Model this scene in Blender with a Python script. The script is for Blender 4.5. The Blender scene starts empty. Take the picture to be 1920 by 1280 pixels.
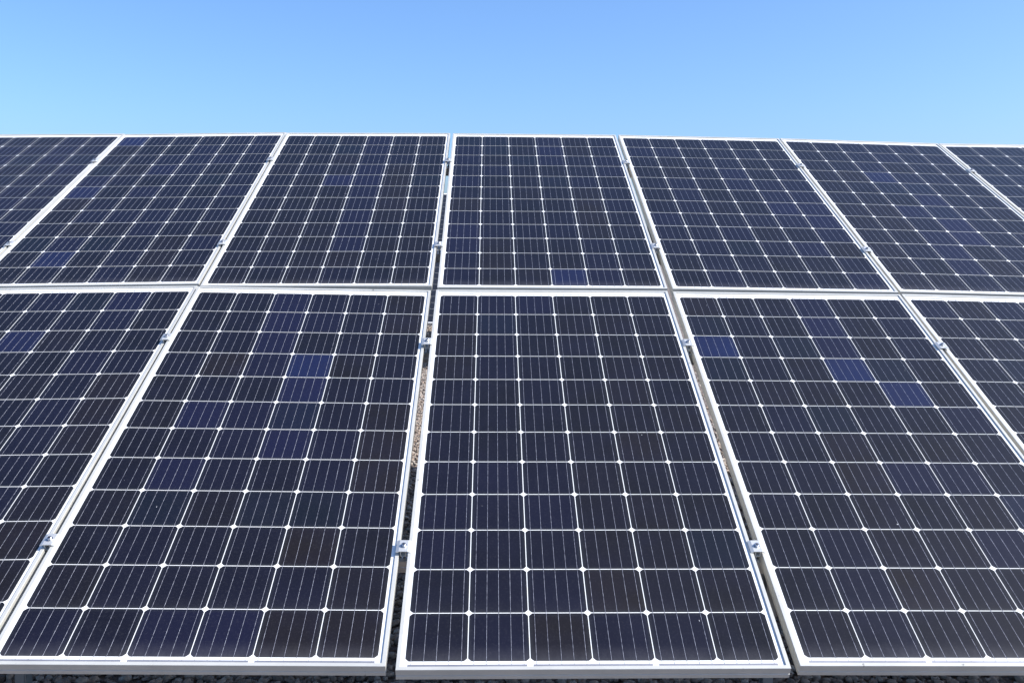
import bpy, bmesh, math, random
import numpy as np
from mathutils import Matrix, Vector, Quaternion

random.seed(7)
rng = np.random.default_rng(7)
S = bpy.context.scene
COL = S.collection

# ------------------------------------------------------------------ camera
EYE = 1.65
F_PX = 1758.8                       # focal length in pixels of a 1920 px wide frame
cam_d = bpy.data.cameras.new('camera')
cam_d.sensor_fit = 'HORIZONTAL'
cam_d.sensor_width = 36.0
cam_d.lens = F_PX / 1920 * 36.0
cam_d.clip_start = 0.05
cam_d.clip_end = 6000
cam = bpy.data.objects.new('camera', cam_d)
COL.objects.link(cam)
CR = ((0.999759, -0.020276, 0.008393), (-0.005971, 0.116672, 0.993153), (-0.021117, -0.992964, 0.116523))
cam.matrix_world = Matrix([[CR[0][i], CR[1][i], CR[2][i], (0, 0, EYE)[i]] for i in range(3)] + [[0, 0, 0, 1]])
S.camera = cam

# ------------------------------------------------------------------ sky, sun, exposure
SUN = Vector((1.05, -0.25, 1.0)).normalized()
elev = math.asin(SUN.z)
azim = math.atan2(SUN.x, SUN.y)
W = bpy.data.worlds.new('World')
S.world = W
W.use_nodes = True
nt = W.node_tree
bg = nt.nodes['Background']
sky = nt.nodes.new('ShaderNodeTexSky')
sky.sky_type = 'NISHITA'
sky.sun_disc = False
sky.sun_elevation = elev
sky.sun_rotation = azim
sky.altitude = 0
sky.air_density = 0.9
sky.dust_density = 1.8
sky.ozone_density = 10.0
nt.links.new(sky.outputs[0], bg.inputs[0])
bg.inputs[1].default_value = 0.15
sl = bpy.data.lights.new('sun', 'SUN')
sl.energy = 4.6
sl.angle = math.radians(0.53)
sl.color = (1.0, 0.965, 0.91)
so = bpy.data.objects.new('sun', sl)
COL.objects.link(so)
so.rotation_euler = SUN.to_track_quat('Z', 'Y').to_euler()
so.location = (6, -2, 8)
S.view_settings.view_transform = 'Standard'
S.view_settings.look = 'None'
S.view_settings.gamma = 1
S.view_settings.use_curve_mapping = False
S.view_settings.exposure = 0.68

# ------------------------------------------------------------------ helpers
def tag(o, label=None, cat=None, group=None, kind=None):
    if label: o['label'] = label
    if cat: o['category'] = cat
    if group: o['group'] = group
    if kind: o['kind'] = kind
    return o

def link(name, data, parent=None, mw=None):
    o = bpy.data.objects.new(name, data)
    COL.objects.link(o)
    if parent: o.parent = parent
    if mw is not None: o.matrix_basis = mw
    return o

def mesh_of(name, verts, faces, mat=None, smooth=False):
    m = bpy.data.meshes.new(name)
    m.from_pydata([tuple(v) for v in verts], [], faces)
    if mat: m.materials.append(mat)
    if smooth: m.polygons.foreach_set('use_smooth', [True] * len(m.polygons))
    m.update()
    return m

def bm_mesh(name, bm, mat, smooth=False):
    bmesh.ops.recalc_face_normals(bm, faces=bm.faces)
    m = bpy.data.meshes.new(name)
    bm.to_mesh(m); bm.free()
    m.materials.append(mat)
    if smooth: m.polygons.foreach_set('use_smooth', [True] * len(m.polygons))
    return m

def add_box(bm, c, s, bev=0.0, rot=None):
    r = bmesh.ops.create_cube(bm, size=1.0)
    vs = r['verts']
    for v in vs:
        v.co = Vector((v.co.x * s[0], v.co.y * s[1], v.co.z * s[2]))
        if rot is not None: v.co = rot @ v.co
        v.co += Vector(c)
    if bev:
        es = list({e for v in vs for e in v.link_edges})
        bmesh.ops.bevel(bm, geom=es, offset=bev, segments=1, affect='EDGES')

def sweep(prof, stations):
    """closed profile of n points; stations = list of functions mapping (a, b) to a point"""
    n = len(prof)
    V = []; F = []
    for st in stations:
        V += [st(a, b) for a, b in prof]
    for k in range(len(stations) - 1):
        for i in range(n):
            j = (i + 1) % n
            F.append((k * n + i, k * n + j, (k + 1) * n + j, (k + 1) * n + i))
    F.append(tuple(range(n))[::-1])
    F.append(tuple(range((len(stations) - 1) * n, len(stations) * n)))
    return V, F

# ------------------------------------------------------------------ materials
def new_mat(name):
    m = bpy.data.materials.new(name)
    m.use_nodes = True
    t = m.node_tree
    return m, t, t.nodes, t.links, t.nodes['Principled BSDF']

def N(t, kind, **kw):
    n = t.nodes.new(kind)
    for k, v in kw.items(): setattr(n, k, v)
    return n

def mix_col(t, fac, a, b, blend='MIX'):
    n = N(t, 'ShaderNodeMix', data_type='RGBA', blend_type=blend)
    for s, v in ((n.inputs['Factor'], fac), (n.inputs['A'], a), (n.inputs['B'], b)):
        if hasattr(v, 'is_linked'): t.links.new(v, s)
        else: s.default_value = v if not isinstance(v, tuple) else (*v, 1)
    return n.outputs['Result']

def ramp(t, src, pts):
    n = N(t, 'ShaderNodeValToRGB')
    e = n.color_ramp.elements
    while len(e) < len(pts): e.new(0.5)
    for k, (p, c) in enumerate(pts):
        e[k].position = p; e[k].color = (*c, 1) if isinstance(c, tuple) else (c, c, c, 1)
    t.links.new(src, n.inputs[0])
    return n.outputs[0]

def noise(t, vec, scale, detail=4, rough=0.5, mult=None):
    n = N(t, 'ShaderNodeTexNoise')
    n.inputs['Scale'].default_value = scale
    n.inputs['Detail'].default_value = detail
    n.inputs['Roughness'].default_value = rough
    if mult:
        mp = N(t, 'ShaderNodeMapping'); mp.inputs['Scale'].default_value = mult
        t.links.new(vec, mp.inputs['Vector']); vec = mp.outputs[0]
    t.links.new(vec, n.inputs['Vector'])
    return n.outputs['Fac']

def metal_mat(name, base, dark, metallic, rough, marks=0.0, stretch=(1, 1, 1)):
    m, t, ns, ln, p = new_mat(name)
    tc = N(t, 'ShaderNodeTexCoord')
    oi = N(t, 'ShaderNodeObjectInfo')
    ad = N(t, 'ShaderNodeVectorMath', operation='ADD')
    ln.new(tc.outputs['Object'], ad.inputs[0]); ln.new(oi.outputs['Location'], ad.inputs[1])
    v = ad.outputs[0]
    a = noise(t, v, 9, 5, 0.6, stretch)
    c = mix_col(t, ramp(t, a, [(0.35, 0.0), (0.7, 1.0)]), base, dark)
    if marks:
        b = noise(t, v, 34, 3, 0.7, (1.0, 1.0, 0.7))
        c = mix_col(t, ramp(t, b, [(0.70, 0.0), (0.76, marks)]), c, (0.09, 0.085, 0.08))
    ln.new(c, p.inputs['Base Color'])
    p.inputs['Metallic'].default_value = metallic
    r = noise(t, v, 40, 3, 0.6, stretch)
    mr = N(t, 'ShaderNodeMapRange'); ln.new(r, mr.inputs['Value'])
    mr.inputs['To Min'].default_value = rough - 0.07; mr.inputs['To Max'].default_value = rough + 0.1
    ln.new(mr.outputs[0], p.inputs['Roughness'])
    return m

M_ALU = metal_mat('anodised_aluminium', (0.575, 0.56, 0.505), (0.50, 0.49, 0.445), 0.25, 0.40, 0.8)
M_CLAMP = metal_mat('clamp_aluminium', (0.66, 0.655, 0.62), (0.56, 0.555, 0.53), 0.5, 0.36)
M_RAIL = metal_mat('rail_aluminium', (0.62, 0.63, 0.62), (0.50, 0.51, 0.50), 0.75, 0.42)
M_ZINC = metal_mat('galvanised_steel', (0.30, 0.32, 0.33), (0.22, 0.24, 0.25), 0.6, 0.45, 0.0, (1, 1, 0.4))
M_STEEL = metal_mat('stainless_bolt_steel', (0.62, 0.62, 0.62), (0.5, 0.5, 0.5), 0.95, 0.25)
M_RIBBON = metal_mat('tinned_ribbon', (0.58, 0.58, 0.62), (0.09, 0.09, 0.12), 0.3, 0.36, 0, (1, 10, 1))  # sparkling dashes along the ribbons are painted as bright and dark base colour
M_STRING = metal_mat('tinned_string_connector', (0.33, 0.33, 0.36), (0.24, 0.24, 0.27), 0.5, 0.45)

def backsheet_mat():
    m, t, ns, ln, p = new_mat('white_backsheet')
    tc = N(t, 'ShaderNodeTexCoord')
    a = noise(t, tc.outputs['Object'], 3, 5, 0.6)
    ln.new(mix_col(t, a, (0.80, 0.79, 0.75), (0.75, 0.745, 0.71)), p.inputs['Base Color'])
    p.inputs['Roughness'].default_value = 0.55
    p.inputs['Coat Weight'].default_value = 0.6
    p.inputs['Coat Roughness'].default_value = 0.06
    return m
M_BACK = backsheet_mat()

def cell_mat():
    m, t, ns, ln, p = new_mat('monocrystalline_cell')
    tc = N(t, 'ShaderNodeTexCoord'); oi = N(t, 'ShaderNodeObjectInfo')
    cr = N(t, 'ShaderNodeCombineXYZ')
    mu = N(t, 'ShaderNodeMath', operation='MULTIPLY'); mu.inputs[1].default_value = 37.0
    ln.new(oi.outputs['Random'], mu.inputs[0])
    for k in range(3): ln.new(mu.outputs[0], cr.inputs[k])
    ad = N(t, 'ShaderNodeVectorMath', operation='ADD')
    ln.new(tc.outputs['Object'], ad.inputs[0]); ln.new(cr.outputs[0], ad.inputs[1])
    v = ad.outputs[0]
    # edge tint: cells are greyer and thinner coated towards their rim
    sx = N(t, 'ShaderNodeSeparateXYZ'); ln.new(tc.outputs['Object'], sx.inputs[0])
    ab = []
    for k in range(2):
        q = N(t, 'ShaderNodeMath', operation='ABSOLUTE'); ln.new(sx.outputs[k], q.inputs[0]); ab.append(q.outputs[0])
    mx = N(t, 'ShaderNodeMath', operation='MAXIMUM'); ln.new(ab[0], mx.inputs[0]); ln.new(ab[1], mx.inputs[1])
    rim = ramp(t, mx.outputs[0], [(0.0, 0.0), (0.066, 0.0), (0.0778, 0.35)])
    c = oi.outputs['Color']
    drift = noise(t, v, 7, 3, 0.5)
    c = mix_col(t, ramp(t, drift, [(0.3, 0.0), (0.75, 0.45)]), c, (0.010, 0.010, 0.022))
    c = mix_col(t, rim, c, (0.030, 0.033, 0.034))
    # settled dust and a few pale specks
    dust = noise(t, v, 160, 5, 0.75)
    c = mix_col(t, ramp(t, dust, [(0.52, 0.0), (0.8, 0.05)]), c, (0.35, 0.34, 0.33))
    spk = noise(t, v, 95, 1, 0.4, (1.0, 0.6, 1.0))
    c = mix_col(t, ramp(t, spk, [(0.85, 0.0), (0.865, 0.8)]), c, (0.55, 0.55, 0.55))
    # dust film that gathers above the lower frame; alpha of the object colour marks the lowest cells
    inv = N(t, 'ShaderNodeMath', operation='SUBTRACT'); inv.inputs[0].default_value = 1.0; ln.new(oi.outputs['Alpha'], inv.inputs[1])
    mr = N(t, 'ShaderNodeMapRange', interpolation_type='SMOOTHSTEP'); ln.new(sx.outputs[1], mr.inputs['Value'])
    mr.inputs['From Min'].default_value = -0.02; mr.inputs['From Max'].default_value = -0.0778
    film = noise(t, v, 45, 5, 0.7, (1.0, 0.35, 1.0))
    m1 = N(t, 'ShaderNodeMath', operation='MULTIPLY'); ln.new(mr.outputs[0], m1.inputs[0]); ln.new(inv.outputs[0], m1.inputs[1])
    m2 = N(t, 'ShaderNodeMath', operation='MULTIPLY'); ln.new(m1.outputs[0], m2.inputs[0]); ln.new(film, m2.inputs[1])
    c = mix_col(t, m2.outputs[0], c, (0.26, 0.25, 0.26))
    ln.new(c, p.inputs['Base Color'])
    p.inputs['Roughness'].default_value = 0.5
    p.inputs['Specular IOR Level'].default_value = 0.12
    p.inputs['Coat Weight'].default_value = 0.36
    p.inputs['Coat IOR'].default_value = 1.4
    p.inputs['Coat Roughness'].default_value = 0.12
    return m
M_CELL = cell_mat()

def gravel_mat(stones):
    m, t, ns, ln, p = new_mat('pebble' if stones else 'gravel_bed')
    tc = N(t, 'ShaderNodeTexCoord')
    if stones:
        at = N(t, 'ShaderNodeAttribute', attribute_name='tone')
        c = ramp(t, at.outputs['Fac'], [(0.0, (0.15, 0.125, 0.105)), (0.3, (0.27, 0.22, 0.175)), (0.55, (0.37, 0.285, 0.225)),
                                        (0.8, (0.35, 0.305, 0.255)), (1.0, (0.48, 0.43, 0.37))])
        g = noise(t, tc.outputs['Object'], 150, 4, 0.6)
        c = mix_col(t, ramp(t, g, [(0.3, 0.0), (0.8, 0.35)]), c, (0.15, 0.12, 0.10))
        ln.new(c, p.inputs['Base Color'])
    else:
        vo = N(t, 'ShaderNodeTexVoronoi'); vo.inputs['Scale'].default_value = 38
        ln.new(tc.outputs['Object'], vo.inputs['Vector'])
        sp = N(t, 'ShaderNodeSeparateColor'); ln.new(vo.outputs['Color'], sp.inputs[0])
        c = ramp(t, sp.outputs[0], [(0.0, (0.09, 0.075, 0.065)), (0.35, (0.17, 0.14, 0.12)), (0.7, (0.22, 0.17, 0.14)), (1.0, (0.26, 0.23, 0.20))])  # bed tones darkened to paint in the shade between the pebbles
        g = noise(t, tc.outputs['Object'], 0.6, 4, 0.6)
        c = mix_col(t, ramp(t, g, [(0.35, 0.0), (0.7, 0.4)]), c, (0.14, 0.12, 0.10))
        ln.new(c, p.inputs['Base Color'])
        bp = N(t, 'ShaderNodeBump'); bp.inputs['Distance'].default_value = 0.02; bp.inputs['Strength'].default_value = 0.9
        iv = N(t, 'ShaderNodeMath', operation='SUBTRACT'); iv.inputs[0].default_value = 1
        ln.new(vo.outputs['Distance'], iv.inputs[1]); ln.new(iv.outputs[0], bp.inputs['Height'])
        ln.new(bp.outputs[0], p.inputs['Normal'])
    p.inputs['Roughness'].default_value = 0.9
    p.inputs['Specular IOR Level'].default_value = 0.25
    return m
M_STONE = gravel_mat(True)
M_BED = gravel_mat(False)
m_, t_, n_, l_, p_ = new_mat('serial_print'); p_.inputs['Base Color'].default_value = (0.25, 0.26, 0.28, 1); M_PRINT = m_
m_, t_, n_, l_, p_ = new_mat('bolt_socket_black'); p_.inputs['Base Color'].default_value = (0.02, 0.02, 0.02, 1); p_.inputs['Roughness'].default_value = 0.6; M_SOCKET = m_

# ------------------------------------------------------------------ ground
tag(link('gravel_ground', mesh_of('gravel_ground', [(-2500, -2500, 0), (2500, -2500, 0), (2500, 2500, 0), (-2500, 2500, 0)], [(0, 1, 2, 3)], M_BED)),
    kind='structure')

def icosa():
    bm = bmesh.new(); bmesh.ops.create_icosphere(bm, subdivisions=1, radius=1.0)
    v = np.array([x.co[:] for x in bm.verts]); f = np.array([[a.index for a in q.verts] for q in bm.faces]); bm.free()
    return v, f

def stones(name, rects):
    bv, bf = icosa()
    P = []
    for x0, x1, y0, y1, dens, smin, smax in rects:
        n = int((x1 - x0) * (y1 - y0) * dens)
        P.append(np.stack([rng.uniform(x0, x1, n), rng.uniform(y0, y1, n), rng.uniform(smin, smax, n)], 1))
    P = np.concatenate(P); n = len(P); k = len(bv)
    sc = np.stack([rng.uniform(.8, 1.5, n), rng.uniform(.7, 1.1, n), rng.uniform(.5, .8, n)], 1) * P[:, 2:3]
    V = bv[None] * (1 + rng.uniform(-.22, .22, (n, k, 1)))
    V = V * sc[:, None, :]
    a = rng.uniform(0, 2 * np.pi, n); ca, sa = np.cos(a)[:, None], np.sin(a)[:, None]
    tl = rng.uniform(-.5, .5, n); ct, st = np.cos(tl)[:, None], np.sin(tl)[:, None]
    X, Y, Z = V[..., 0], V[..., 1], V[..., 2]
    X, Z = X * ct - Z * st, X * st + Z * ct
    X, Y = X * ca - Y * sa, X * sa + Y * ca
    V = np.stack([X + P[:, 0:1], Y + P[:, 1:2], Z + (P[:, 2:3] * rng.uniform(.15, .9, (n, 1)))], -1).reshape(-1, 3)
    F = (bf[None] + (np.arange(n) * k)[:, None, None]).reshape(-1, 3)
    me = bpy.data.meshes.new(name)
    me.vertices.add(len(V)); me.vertices.foreach_set('co', V.ravel())
    me.loops.add(F.size); me.loops.foreach_set('vertex_index', F.ravel().astype(np.int32))
    me.polygons.add(len(F)); me.polygons.foreach_set('loop_start', np.arange(0, F.size, 3, dtype=np.int32))
    me.update(calc_edges=True)
    at = me.attributes.new('tone', 'FLOAT', 'POINT')
    at.data.foreach_set('value', np.repeat(rng.uniform(0, 1, n), k).astype(np.float32))
    me.materials.append(M_STONE)
    return tag(link(name, me), kind='stuff')
stones('pebbles', [(-4.5, 5.0, 1.2, 7.6, 620, .009, .020), (-2.4, 3.2, 2.7, 3.7, 1400, .008, .018), (-4.5, 4.0, 7.6, 12.0, 260, .009, .018),
                   (-1.1, 0.0, 3.7, 11.5, 2600, .006, .013), (0.9, 2.2, 4.0, 7.5, 1200, .006, .014), (-2.0, .4, 14.5, 19.0, 420, .014, .028)])

# ------------------------------------------------------------------ solar panel
U = 0.15875                    # cell pitch
CS, CSY = 0.15620 / 2, 0.15590 / 2   # half cell, across and along
CH = 0.0088                    # clipped corner
X0, X1 = -3 * U - 0.0206, 3 * U + 0.0206
Y0, Y1 = -6 * U - 0.0285, 6 * U + 0.0425
ZL = 0.0050                    # the frame lip stands this much above the glass (z = 0 on the glass)

PROF = [(0.0, -0.0305), (0, -0.0180), (.0014, -0.0173), (.0014, -0.0147), (0, -0.0140), (0, ZL - .0007), (.0007, ZL), (.0100, ZL),
        (.0107, ZL - .0007), (.0107, -.006), (.003, -.006), (.003, -.0285), (.026, -.0285), (.026, -.0305)]

def bar_mesh(side):
    if side == 'bottom': st = [lambda d, z: (X0 + d, Y0 + d, z), lambda d, z: (X1 - d, Y0 + d, z)]
    if side == 'top':    st = [lambda d, z: (X1 - d, Y1 - d, z), lambda d, z: (X0 + d, Y1 - d, z)]
    if side == 'left':   st = [lambda d, z: (X0 + d, Y1 - d, z), lambda d, z: (X0 + d, Y0 + d, z)]
    if side == 'right':  st = [lambda d, z: (X1 - d, Y0 + d, z), lambda d, z: (X1 - d, Y1 - d, z)]
    V, F = sweep(PROF, st)
    return mesh_of('frame_bar', V, F, M_ALU)
BARS = [bar_mesh(s) for s in ('bottom', 'right', 'top', 'left')]
for b_ in BARS:
    bm = bmesh.new(); bm.from_mesh(b_); bmesh.ops.recalc_face_normals(bm, faces=bm.faces); bm.to_mesh(b_); bm.free()

bm = bmesh.new()
add_box(bm, ((X0 + X1) / 2, (Y0 + Y1) / 2, -.0027), (X1 - X0 - .008, Y1 - Y0 - .008, .0054))
LAM = bm_mesh('laminate', bm, M_BACK)

def cell_outline():
    pts = []
    for sx, sy in ((1, -1), (1, 1), (-1, 1), (-1, -1)):
        a = (sx * CS, sy * (CSY - CH)); b = (sx * (CS - CH), sy * CSY)
        m = (sx * (CS - CH * .46), sy * (CSY - CH * .46))
        pts += [a, m, b] if sx * sy > 0 else [b, m, a]
    return pts
OUT = cell_outline()
def cell_geo(dx=0, dy=0, z1=.0005):
    n = len(OUT)
    V = [(x + dx, y + dy, z1) for x, y in OUT] + [(x + dx, y + dy, .0001) for x, y in OUT]
    F = [tuple(range(n))] + [(i + n, (i + 1) % n + n, (i + 1) % n, i) for i in range(n)]
    return V, F
CELL = mesh_of('solar_cell', *cell_geo(), M_CELL)

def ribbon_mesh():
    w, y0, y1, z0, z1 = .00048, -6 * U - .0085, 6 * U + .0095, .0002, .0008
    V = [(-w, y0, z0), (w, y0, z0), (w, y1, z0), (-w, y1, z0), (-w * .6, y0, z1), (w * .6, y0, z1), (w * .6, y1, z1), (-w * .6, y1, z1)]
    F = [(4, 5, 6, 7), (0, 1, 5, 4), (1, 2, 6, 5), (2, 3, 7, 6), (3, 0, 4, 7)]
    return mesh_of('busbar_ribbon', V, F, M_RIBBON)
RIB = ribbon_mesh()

def strip_mesh(x0, x1, y0, y1):
    bm = bmesh.new(); add_box(bm, ((x0 + x1) / 2, (y0 + y1) / 2, .0004), (x1 - x0, y1 - y0, .0006))
    return bm_mesh('string_connector', bm, M_STRING)
STR = [strip_mesh((c - 3) * U + .008, (c - 1) * U - .008, -6 * U - .0145, -6 * U - .0090) for c in (0, 2, 4)]
STR += [strip_mesh((a - 3) * U + .008, (b - 3) * U - .008, 6 * U + .0095, 6 * U + .0125) for a, b in ((0, 1), (1, 3), (3, 5), (5, 6))]
def serial_mesh():
    bm = bmesh.new(); x = -2.5 * U; r = random.Random(3)
    while x < -2.5 * U + .10:
        w = r.choice((.0008, .0014, .0022)); add_box(bm, (x, 6 * U + .0185, .0003), (w, .0045, .0003)); x += w + r.choice((.001, .0018, .003))
    return bm_mesh('serial_number_strip', bm, M_PRINT)
SERIAL = serial_mesh()

BROWN, DARK, NAVY, BLUE, VIVID, TEAL = (.0100, .0078, .0080), (.0056, .0054, .0076), (.0058, .0058, .0122), (.0074, .0078, .0270), (.0080, .0130, .0480), (.0055, .0085, .0140)
def lerp(a, b, f): return tuple(x + (y - x) * f for x, y in zip(a, b))
SPECIAL = {
    (2, 0): {(2, 10): .9, (2, 9): .8, (2, 11): .8, (3, 11): .4, (3, 10): .6, (3, 8): 1.5, (2, 8): .6, (3, 7): 1.1, (2, 6): .6, (1, 6): .9, (3, 6): .9, (3, 5): .9, (1, 5): .3, (2, 5): .5,
             (1, 4): .8, (2, 4): .4, (1, 8): -1, (1, 3): .3, (5, 10): -.9, (5, 11): -.6, (5, 6): -.6, (5, 5): -1, (5, 4): -1, (4, 8): -.4, (4, 2): -1, (3, 2): .2, (4, 0): -.8, (5, 0): -.8, (5, 1): -.5,
             (3, 0): .7, (2, 0): .6, (0, 0): .4, (3, 1): .3},
    (3, 0): {(1, 11): .5, (2, 11): .6, (1, 10): .6, (2, 10): .2, (1, 9): .4, (1, 8): .4, (0, 10): -.5, (0, 9): -.4, (0, 8): -.6, (3, 10): -.4, (3, 9): -.2, (4, 7): -.7, (4, 5): -.9, (4, 6): -.3, (3, 4): -.4,
             (1, 4): .5, (1, 3): .4, (2, 3): .5, (2, 2): .3, (3, 2): -.4, (4, 3): -.5, (4, 2): -.3, (5, 2): .3, (3, 1): -1, (2, 0): -.7, (3, 0): .4, (4, 0): .3, (2, 1): .4, (0, 4): .4, (5, 4): .2, (1, 2): .3},
    (4, 0): {(0, 9): 1.7, (3, 8): 1.6, (4, 7): 1.4, (3, 11): .6, (3, 10): .9, (3, 9): .7, (0, 11): -.9, (0, 10): -.8, (1, 11): -.2, (4, 9): -.4, (4, 10): -.3, (1, 7): -.5, (2, 7): -.4, (2, 5): -.8, (2, 4): -.9,
             (3, 4): .6, (1, 6): .4, (5, 6): .5, (5, 7): -.3, (2, 1): -1, (1, 1): .4, (4, 2): .5, (3, 2): -.4, (2, 2): -.4, (5, 1): -.4, (1, 0): .3, (0, 0): -.2, (2, 0): -.3, (4, 4): .5, (1, 8): .1, (5, 3): 1.0},
    (1, 0): {(2, 9): 1.2, (1, 11): .3, (2, 11): .5, (4, 11): .8, (3, 10): .3, (3, 9): -.5, (5, 7): -.9, (5, 6): -.9, (5, 5): -.8, (4, 6): .5, (5, 8): .3, (4, 7): .3, (5, 3): -.5, (5, 2): -1, (5, 1): -.6, (4, 5): .4, (5, 10): -.2},
    (5, 0): {(0, 11): .4, (1, 11): -.8, (2, 11): .4, (0, 10): -.4, (0, 9): -.3},
    (1, 1): {(0, 11): 1.5, (0, 6): 1.3, (0, 5): -1, (1, 1): 1.4, (0, 7): .7, (0, 3): .1, (2, 8): .8, (2, 9): .5, (2, 6): .6, (3, 3): .5, (3, 5): .3, (1, 3): -.8, (2, 3): -.4, (4, 0): -.7, (4, 1): -.9, (5, 0): -.5,
             (4, 2): -.6, (1, 2): .6, (3, 0): .5, (1, 8): -.5, (0, 10): -.5, (5, 3): -.5, (4, 4): .3, (1, 4): .5, (2, 4): .5},
    (2, 1): {(3, 11): .6, (3, 10): .6, (3, 8): .7, (3, 7): .8, (3, 6): .6, (3, 5): .5, (3, 4): .7, (3, 3): .6, (2, 7): 1.1, (3, 2): .7, (4, 8): -.8, (4, 7): -.9, (4, 6): -.9, (4, 5): -.9, (4, 4): -.5, (1, 11): -.4,
             (2, 9): -.7, (1, 3): -.7, (1, 2): -.5, (1, 7): -.3, (3, 9): .5, (2, 0): -.4, (2, 1): -.4, (3, 1): -.6, (0, 8): -.4, (2, 2): -.4, (4, 2): -.4},
    (3, 1): {(3, 0): 1.4, (0, 9): .5, (0, 8): .4, (0, 7): .6, (0, 4): .5, (0, 3): .8, (0, 2): .7, (0, 1): .5, (0, 5): -.9, (3, 11): .5, (3, 10): .8, (3, 9): .6, (4, 11): -.4, (4, 10): -.6, (4, 6): -.7, (4, 5): -1,
             (4, 4): -.8, (4, 3): -.5, (1, 1): -.6, (1, 2): -.6, (2, 3): .4, (3, 3): .4, (5, 8): .5, (5, 9): .5, (3, 7): -.4, (1, 0): -.3, (2, 0): -.5, (5, 0): -.2},
    (4, 1): {(0, 10): .6, (0, 9): .2, (3, 8): .7, (3, 9): .4, (3, 7): .6, (4, 7): .5, (4, 6): .6, (4, 5): .9, (5, 4): .9, (5, 5): .8, (4, 4): .6, (5, 3): .6, (0, 4): .6, (0, 3): .4, (1, 8): -.5, (1, 9): -.3,
             (4, 2): .7, (5, 2): -.6, (5, 0): .6, (4, 1): -.2, (3, 0): .1, (5, 6): .6, (5, 7): .5, (2, 5): -.3, (3, 3): -.3, (3, 1): -.3},
    (5, 1): {(2, 8): 1.3, (3, 7): .8, (3, 8): .5, (2, 7): .5, (3, 6): .9, (3, 5): 1.0, (2, 5): .8, (3, 4): 1.0, (2, 4): .3, (3, 3): 1.0, (2, 3): .7, (2, 2): .8, (3, 2): -.2, (4, 2): .4, (2, 11): .4, (3, 11): .3,
             (3, 10): .5, (2, 10): .4, (2, 9): .5, (0, 8): -.5, (1, 8): -.9, (1, 5): -.9, (0, 4): -.6, (1, 4): -.8, (0, 2): -.8, (0, 5): -.6, (0, 1): -.7, (3, 1): -.8, (0, 0): -.9, (1, 0): -.6, (5, 5): -.3, (2, 1): .7},
}
PANEL_BASE = {(0, 1): .12, (1, 1): .18, (2, 1): .05, (3, 1): .1, (4, 1): .15, (5, 1): -.15, (6, 1): .25, (1, 0): .05, (2, 0): .05, (3, 0): .0, (4, 0): -.05, (5, 0): .0}
def cell_colour(c, r, i, j):
    rr = random.Random(c * 9973 + r * 331 + i * 47 + j * 7 + 5)
    col = random.Random(c * 31 + r * 7 + i + 11).uniform(-.25, .3)
    v = PANEL_BASE.get((c, r), 0.0) + col + rr.gauss(0, .16)
    v = SPECIAL.get((c, r), {}).get((i, j), max(-.6, min(.55, v)))
    if v < 0: k = lerp(DARK, BROWN, min(1, -v))
    elif v < .4: k = lerp(DARK, NAVY, v / .4)
    elif v < 1: k = lerp(NAVY, BLUE, (v - .4) / .6)
    else: k = lerp(BLUE, VIVID, min(1, (v - 1) / .6))
    if (c, r) in ((6, 1),) or rr.random() < .06: k = lerp(k, TEAL, .6)
    return (*k, {0: 0.84, 1: 0.97}.get(j, 1.0))

def panel(c, r, loc, quat, label, group):
    e = bpy.data.objects.new('solar_panel', None)
    COL.objects.link(e)
    e.empty_display_size = 0.2
    e.location = loc; e.rotation_mode = 'QUATERNION'; e.rotation_quaternion = quat
    tag(e, label, 'solar panel', group)
    for b in BARS: link('frame_bar', b, e)
    link('backsheet', LAM, e)
    for j in range(12):
        for i in range(6):
            o = link('solar_cell', CELL, e)
            o.location = ((i - 2.5) * U, (j - 5.5) * U, 0)
            o.color = cell_colour(c, r, i, j)
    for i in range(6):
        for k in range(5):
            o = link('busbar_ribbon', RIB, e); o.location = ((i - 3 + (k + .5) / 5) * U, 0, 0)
    for s in STR: link('string_connector', s, e)
    link('serial_number_strip', SERIAL, e)
    return e

PANELS = [
    (0, 0, (-2.7818, 3.2050, 0.9671), (0.976757, 0.214158, -0.007982, -0.004368)),
    (0, 1, (-2.7678, 5.0186, 1.7986), (0.977056, 0.212738, -0.008918, -0.005015)),
    (1, 0, (-1.7703, 3.1717, 0.9753), (0.976637, 0.214553, -0.011324, -0.004378)),
    (1, 1, (-1.7653, 4.9822, 1.8090), (0.976791, 0.213863, -0.011476, -0.003087)),
    (2, 0, (-0.7615, 3.1389, 0.9774), (0.976480, 0.215535, 0.005400, 0.001787)),
    (2, 1, (-0.7602, 4.9466, 1.8166), (0.976703, 0.214557, -0.003963, -0.000425)),
    (3, 0, (0.2580, 3.1231, 0.9750), (0.976218, 0.216788, -0.000909, 0.001015)),
    (3, 1, (0.2550, 4.9289, 1.8173), (0.976586, 0.215113, -0.000302, 0.002317)),
    (4, 0, (1.2787, 3.1409, 0.9715), (0.976467, 0.215633, 0.003227, 0.002002)),
    (4, 1, (1.2696, 4.9461, 1.8133), (0.976447, 0.215607, 0.006063, 0.005342)),
    (5, 0, (2.2896, 3.1676, 0.9625), (0.976665, 0.214448, 0.010430, 0.005407)),
    (5, 1, (2.2755, 4.9767, 1.8012), (0.976423, 0.215468, 0.011257, 0.006771)),
    (6, 0, (3.3014, 3.1909, 0.9581), (0.976736, 0.214401, 0.001637, 0.004136)),
    (6, 1, (3.2830, 5.0018, 1.7935), (0.976707, 0.214495, 0.001821, 0.005729)),
]
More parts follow.
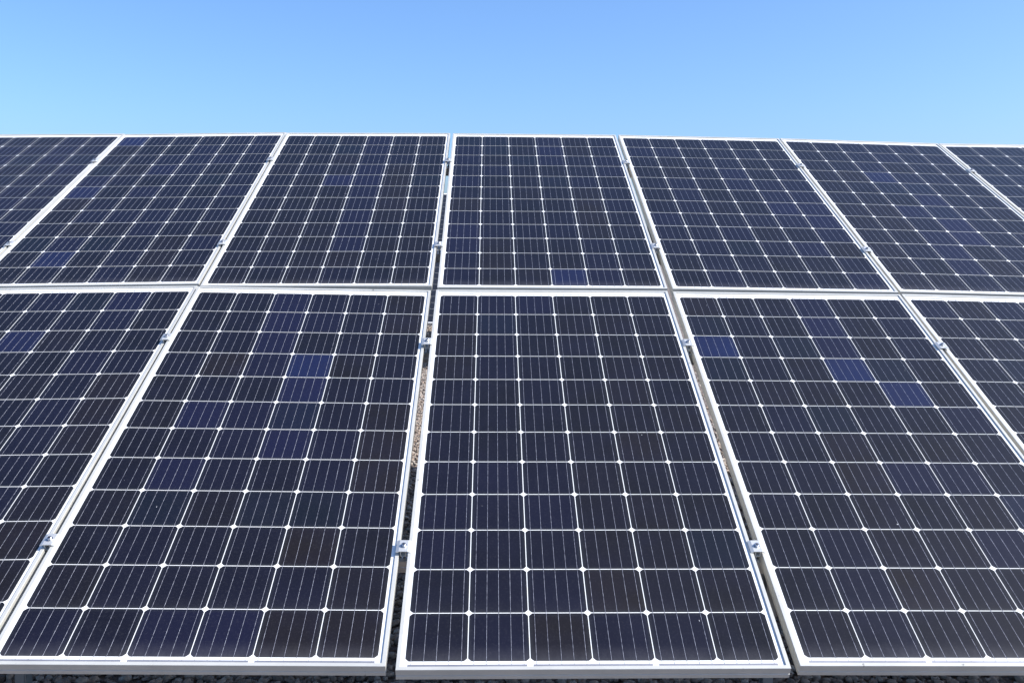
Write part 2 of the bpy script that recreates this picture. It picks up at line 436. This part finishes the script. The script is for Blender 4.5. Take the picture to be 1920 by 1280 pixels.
LABELS = {
    (0, 0): 'lower-row solar panel at the left end of the array, outside the picture',
    (0, 1): 'upper-row solar panel cut off by the left edge of the picture',
    (1, 0): 'lower-row solar panel cut off by the left edge of the picture, one cell blue',
    (1, 1): 'upper-row solar panel with a vivid blue cell in its top left corner',
    (2, 0): 'lower-row solar panel with several deep blue cells, left of the pebble gap',
    (2, 1): 'upper-row solar panel with bluish fourth column, left of the gap showing sky',
    (3, 0): 'lower-row solar panel with mostly black cells, right of the gap showing pebbles',
    (3, 1): 'upper-row solar panel with one blue cell in its bottom row, right of the gap',
    (4, 0): 'lower-row solar panel with a diagonal of three vivid blue cells below its top',
    (4, 1): 'upper-row solar panel directly above the one with three vivid blue cells',
    (5, 0): 'lower-row solar panel cut off by the right edge of the picture',
    (5, 1): 'upper-row solar panel with brownish left columns and two blue middle columns',
    (6, 0): 'lower-row solar panel at the right end of the array, outside the picture',
    (6, 1): 'upper-row solar panel with greenish navy cells at the right edge of the picture',
}
PM = {}
for c, r, loc, q in PANELS:
    panel(c, r, loc, q, LABELS[(c, r)], 'solar panels of the front array')
    PM[(c, r)] = Matrix.Translation(loc) @ Quaternion(q).to_matrix().to_4x4()

# ------------------------------------------------------------------ clamps
def clamp_meshes():
    # hat-shaped mid clamp, extruded along the slope (y); z = 0 on the frame lips
    L = 0.046
    hat = [(-.0215, .0004), (-.0215, .0018), (-.0125, .0058), (.0125, .0058), (.0215, .0018), (.0215, .0004), (.0165, .0004), (.0105, .0038), (-.0105, .0038), (-.0165, .0004)]
    V, F = sweep(hat, [lambda a, b: (a, -L / 2, b), lambda a, b: (a, L / 2, b)])
    bm = bmesh.new(); vs = [bm.verts.new(v) for v in V]
    for f in F: bm.faces.new([vs[k] for k in f])
    body = bm_mesh('clamp_cap', bm, M_CLAMP)
    ch = [(-.0085, .0036), (-.0085, -.016), (.0085, -.016), (.0085, .0036), (.0065, .0036), (.0065, -.014), (-.0065, -.014), (-.0065, .0036)]
    V, F = sweep(ch, [lambda a, b: (a, -L / 2 + .001, b), lambda a, b: (a, L / 2 - .001, b)])
    bm = bmesh.new(); vs = [bm.verts.new(v) for v in V]
    for f in F: bm.faces.new([vs[k] for k in f])
    chan = bm_mesh('clamp_channel', bm, M_CLAMP)
    bm = bmesh.new()
    ident = Matrix.Identity(4)
    def cyl(r0, z0, z1, seg, r1=None):
        bmesh.ops.create_cone(bm, cap_ends=True, segments=seg, radius1=r0, radius2=r1 or r0, depth=z1 - z0, matrix=Matrix.Translation((0, 0, (z0 + z1) / 2)))
    cyl(.0092, .0059, .0074, 18)                 # washer
    cyl(.0066, .0074, .0126, 18); cyl(.0066, .0126, .0133, 18, .0058)   # cap head
    cyl(.0040, -.048, -.0165, 8)
    bolt = bm_mesh('clamp_bolt', bm, M_STEEL)
    bm = bmesh.new()
    bmesh.ops.create_cone(bm, cap_ends=True, segments=6, radius1=.0034, radius2=.0034, depth=.0006, matrix=Matrix.Translation((0, 0, .0135)))
    sock = bm_mesh('bolt_socket', bm, M_SOCKET)
    bm = bmesh.new(); add_box(bm, (0, 0, -.0425), (.017, .030, .006), .0008)
    nut = bm_mesh('sliding_nut', bm, M_STEEL)
    return body, chan, bolt, sock, nut
CLAMP = clamp_meshes()

def add_clamp(parent, mw):
    b = link('mid_clamp', CLAMP[0], parent, mw)
    link('clamp_channel', CLAMP[1], b); k = link('clamp_bolt', CLAMP[2], b)
    link('clamp_nut', CLAMP[4], b); link('bolt_socket', CLAMP[3], b)
    return b

def frame_at(pa, pb, v):
    """frame in the gap between panels a (left) and b (right) at grid height v"""
    A = pa @ Vector((X1, v, ZL)); B = pb @ Vector((X0, v, ZL))
    qa, qb = pa.to_quaternion(), pb.to_quaternion()
    x = (pb @ Vector((0, v, 0)) - pa @ Vector((0, v, 0))).normalized()
    z = ((qa @ Vector((0, 0, 1))) + (qb @ Vector((0, 0, 1)))).normalized()
    y = z.cross(x).normalized(); z = x.cross(y)
    o = (A + B) / 2
    z_hi = max((A - o).dot(z), (B - o).dot(z))
    o = o + z * z_hi
    return Matrix([[x[i], y[i], z[i], o[i]] for i in range(3)] + [[0, 0, 0, 1]])

RAIL_PROF = [(-.020, 0), (-.020, -.018), (-.0185, -.019), (-.0185, -.024), (-.020, -.025), (-.020, -.045), (.020, -.045), (.020, 0), (.006, 0), (.006, -.003), (.012, -.003), (.012, -.012), (-.012, -.012),
             (-.012, -.003), (-.006, -.003), (-.006, 0)]
CL_V = {0: (-6 * U + .392, -6 * U + 1.512), 1: (-6 * U + .382, -6 * U + 1.478)}

def structure(root, pm, cols, posts_x, back=False):
    rails_mid = []
    for r in (0, 1):
        for v in CL_V[r]:
            pts = []
            for c in cols:
                if (c, r) not in pm: continue
                P = pm[(c, r)]; q = P.to_quaternion()
                for x in ((X0 - .03, X1 + .03) if c in (cols[0], cols[-1]) else (0,)):
                    pts.append((P @ Vector((x, v, -.0312)), q @ Vector((0, 1, 0)), q @ Vector((0, 0, 1))))
            pts.sort(key=lambda a: a[0].x)
            st = [(lambda a, b, p=p, y=y, z=z: tuple(p + y * a + z * b)) for p, y, z in pts]
            V, F = sweep(RAIL_PROF, st)
            bm = bmesh.new(); vs = [bm.verts.new(v_) for v_ in V]
            for f in F: bm.faces.new([vs[k] for k in f])
            link('mounting_rail', bm_mesh('mounting_rail', bm, M_RAIL), root)
            rails_mid.append(pts)
            for a, b in zip(cols[:-1], cols[1:]):
                add_clamp(root, frame_at(pm[(a, r)], pm[(b, r)], v))
    # rafters follow the slope under the rails, posts stand on the ground
    c0 = cols[len(cols) // 2]
    q = pm[(c0, 0)].to_quaternion()
    sl, nz = q @ Vector((0, 1, 0)), q @ Vector((0, 0, 1))
    base = pm[(c0, 0)].translation
    for px in posts_x:
        def pt(s, d): # s along the slope from the panel centre, d below the glass
            p = base + sl * s - nz * d; p = Vector(p); p.x = px
            return p
        bm = bmesh.new()
        a, b = pt(-6 * U + .25, .112), pt(2.82, .112)
        mid = (a + b) / 2
        ang = math.atan2(b.z - a.z, b.y - a.y)
        R = Matrix.Rotation(ang, 3, 'X')
        for sx in (-1, 1): add_box(bm, mid + Vector((sx * .022, 0, 0)), (.004, (b - a).length, .055), 0, R)
        add_box(bm, mid + R @ Vector((0, 0, -.0255)), (.0398, (b - a).length - .002, .004), 0, R)
        link('rafter', bm_mesh('rafter', bm, M_ZINC), root)
        for s in (-6 * U + .60, 2.35):
            p = pt(s, .14)
            bm = bmesh.new()
            h = p.z + .04
            add_box(bm, (px, p.y, h / 2), (.004, .040, h))
            add_box(bm, (px - .0165, p.y - .021, h / 2), (.029, .004, h)); add_box(bm, (px - .0165, p.y + .021, h / 2), (.029, .004, h))
            link('post', bm_mesh('post', bm, M_ZINC), root)

rack = bpy.data.objects.new('mounting_rack', None); COL.objects.link(rack)
tag(rack, 'aluminium and galvanised steel rack with small clamps holding the front solar panels', 'mounting rack')
structure(rack, PM, list(range(7)), [-3.69, -1.465, 0.905, 3.13])

# ------------------------------------------------------------------ second array behind
TH = 0.432339
D = 8.8215
GX, GY = 1.01203, 1.99403
BM = {}
bq = Quaternion((1, 0, 0), TH)
o0 = Vector((0, 2.2967, EYE - 1.0786)) + Vector((0, D, 0))
sl = bq @ Vector((0, 1, 0))
bm = bmesh.new()
cells_v, cells_f = [], []
for j in range(12):
    for i in range(6):
        V, F = cell_geo((i - 2.5) * U, (j - 5.5) * U)
        k = len(cells_v); cells_v += V; cells_f += [tuple(a + k for a in f) for f in F]
bm.free()
CELLS = mesh_of('solar_cells', cells_v, cells_f, M_CELL)
for c in range(-2, 3):
    for r in (0, 1):
        loc = o0 + sl * (6 * U + r * GY); loc.x = -.49 + c * GX
        e = bpy.data.objects.new('solar_panel', None); COL.objects.link(e)
        e.location = loc; e.rotation_mode = 'QUATERNION'; e.rotation_quaternion = bq
        if c == 0:
            tag(e, 'rear-array solar panel seen through the gap, ' + ('just under the strip of sky' if r else 'just above the sunlit pebbles'), 'solar panel', 'solar panels of the rear array')
        else:
            tag(e, ('upper' if r else 'lower') + '-row panel of the hidden rear array, ' + {-2: 'two places left', -1: 'one place left', 1: 'one place right', 2: 'two places right'}[c] + ' of the gap', 'solar panel', 'solar panels of the rear array')
        for b in BARS: link('frame_bar', b, e)
        link('backsheet', LAM, e)
        o = tag(link('solar_cells', CELLS, e), kind='stuff'); o.color = (*lerp(DARK, NAVY, random.random()), 1)
        BM[(c, r)] = Matrix.Translation(loc) @ bq.to_matrix().to_4x4()
rack2 = bpy.data.objects.new('mounting_rack', None); COL.objects.link(rack2)
tag(rack2, 'rack of the rear array, standing beyond the front array and nearly hidden by it', 'mounting rack')
structure(rack2, BM, list(range(-2, 3)), [-2.4, -1.5, .6, 1.4])
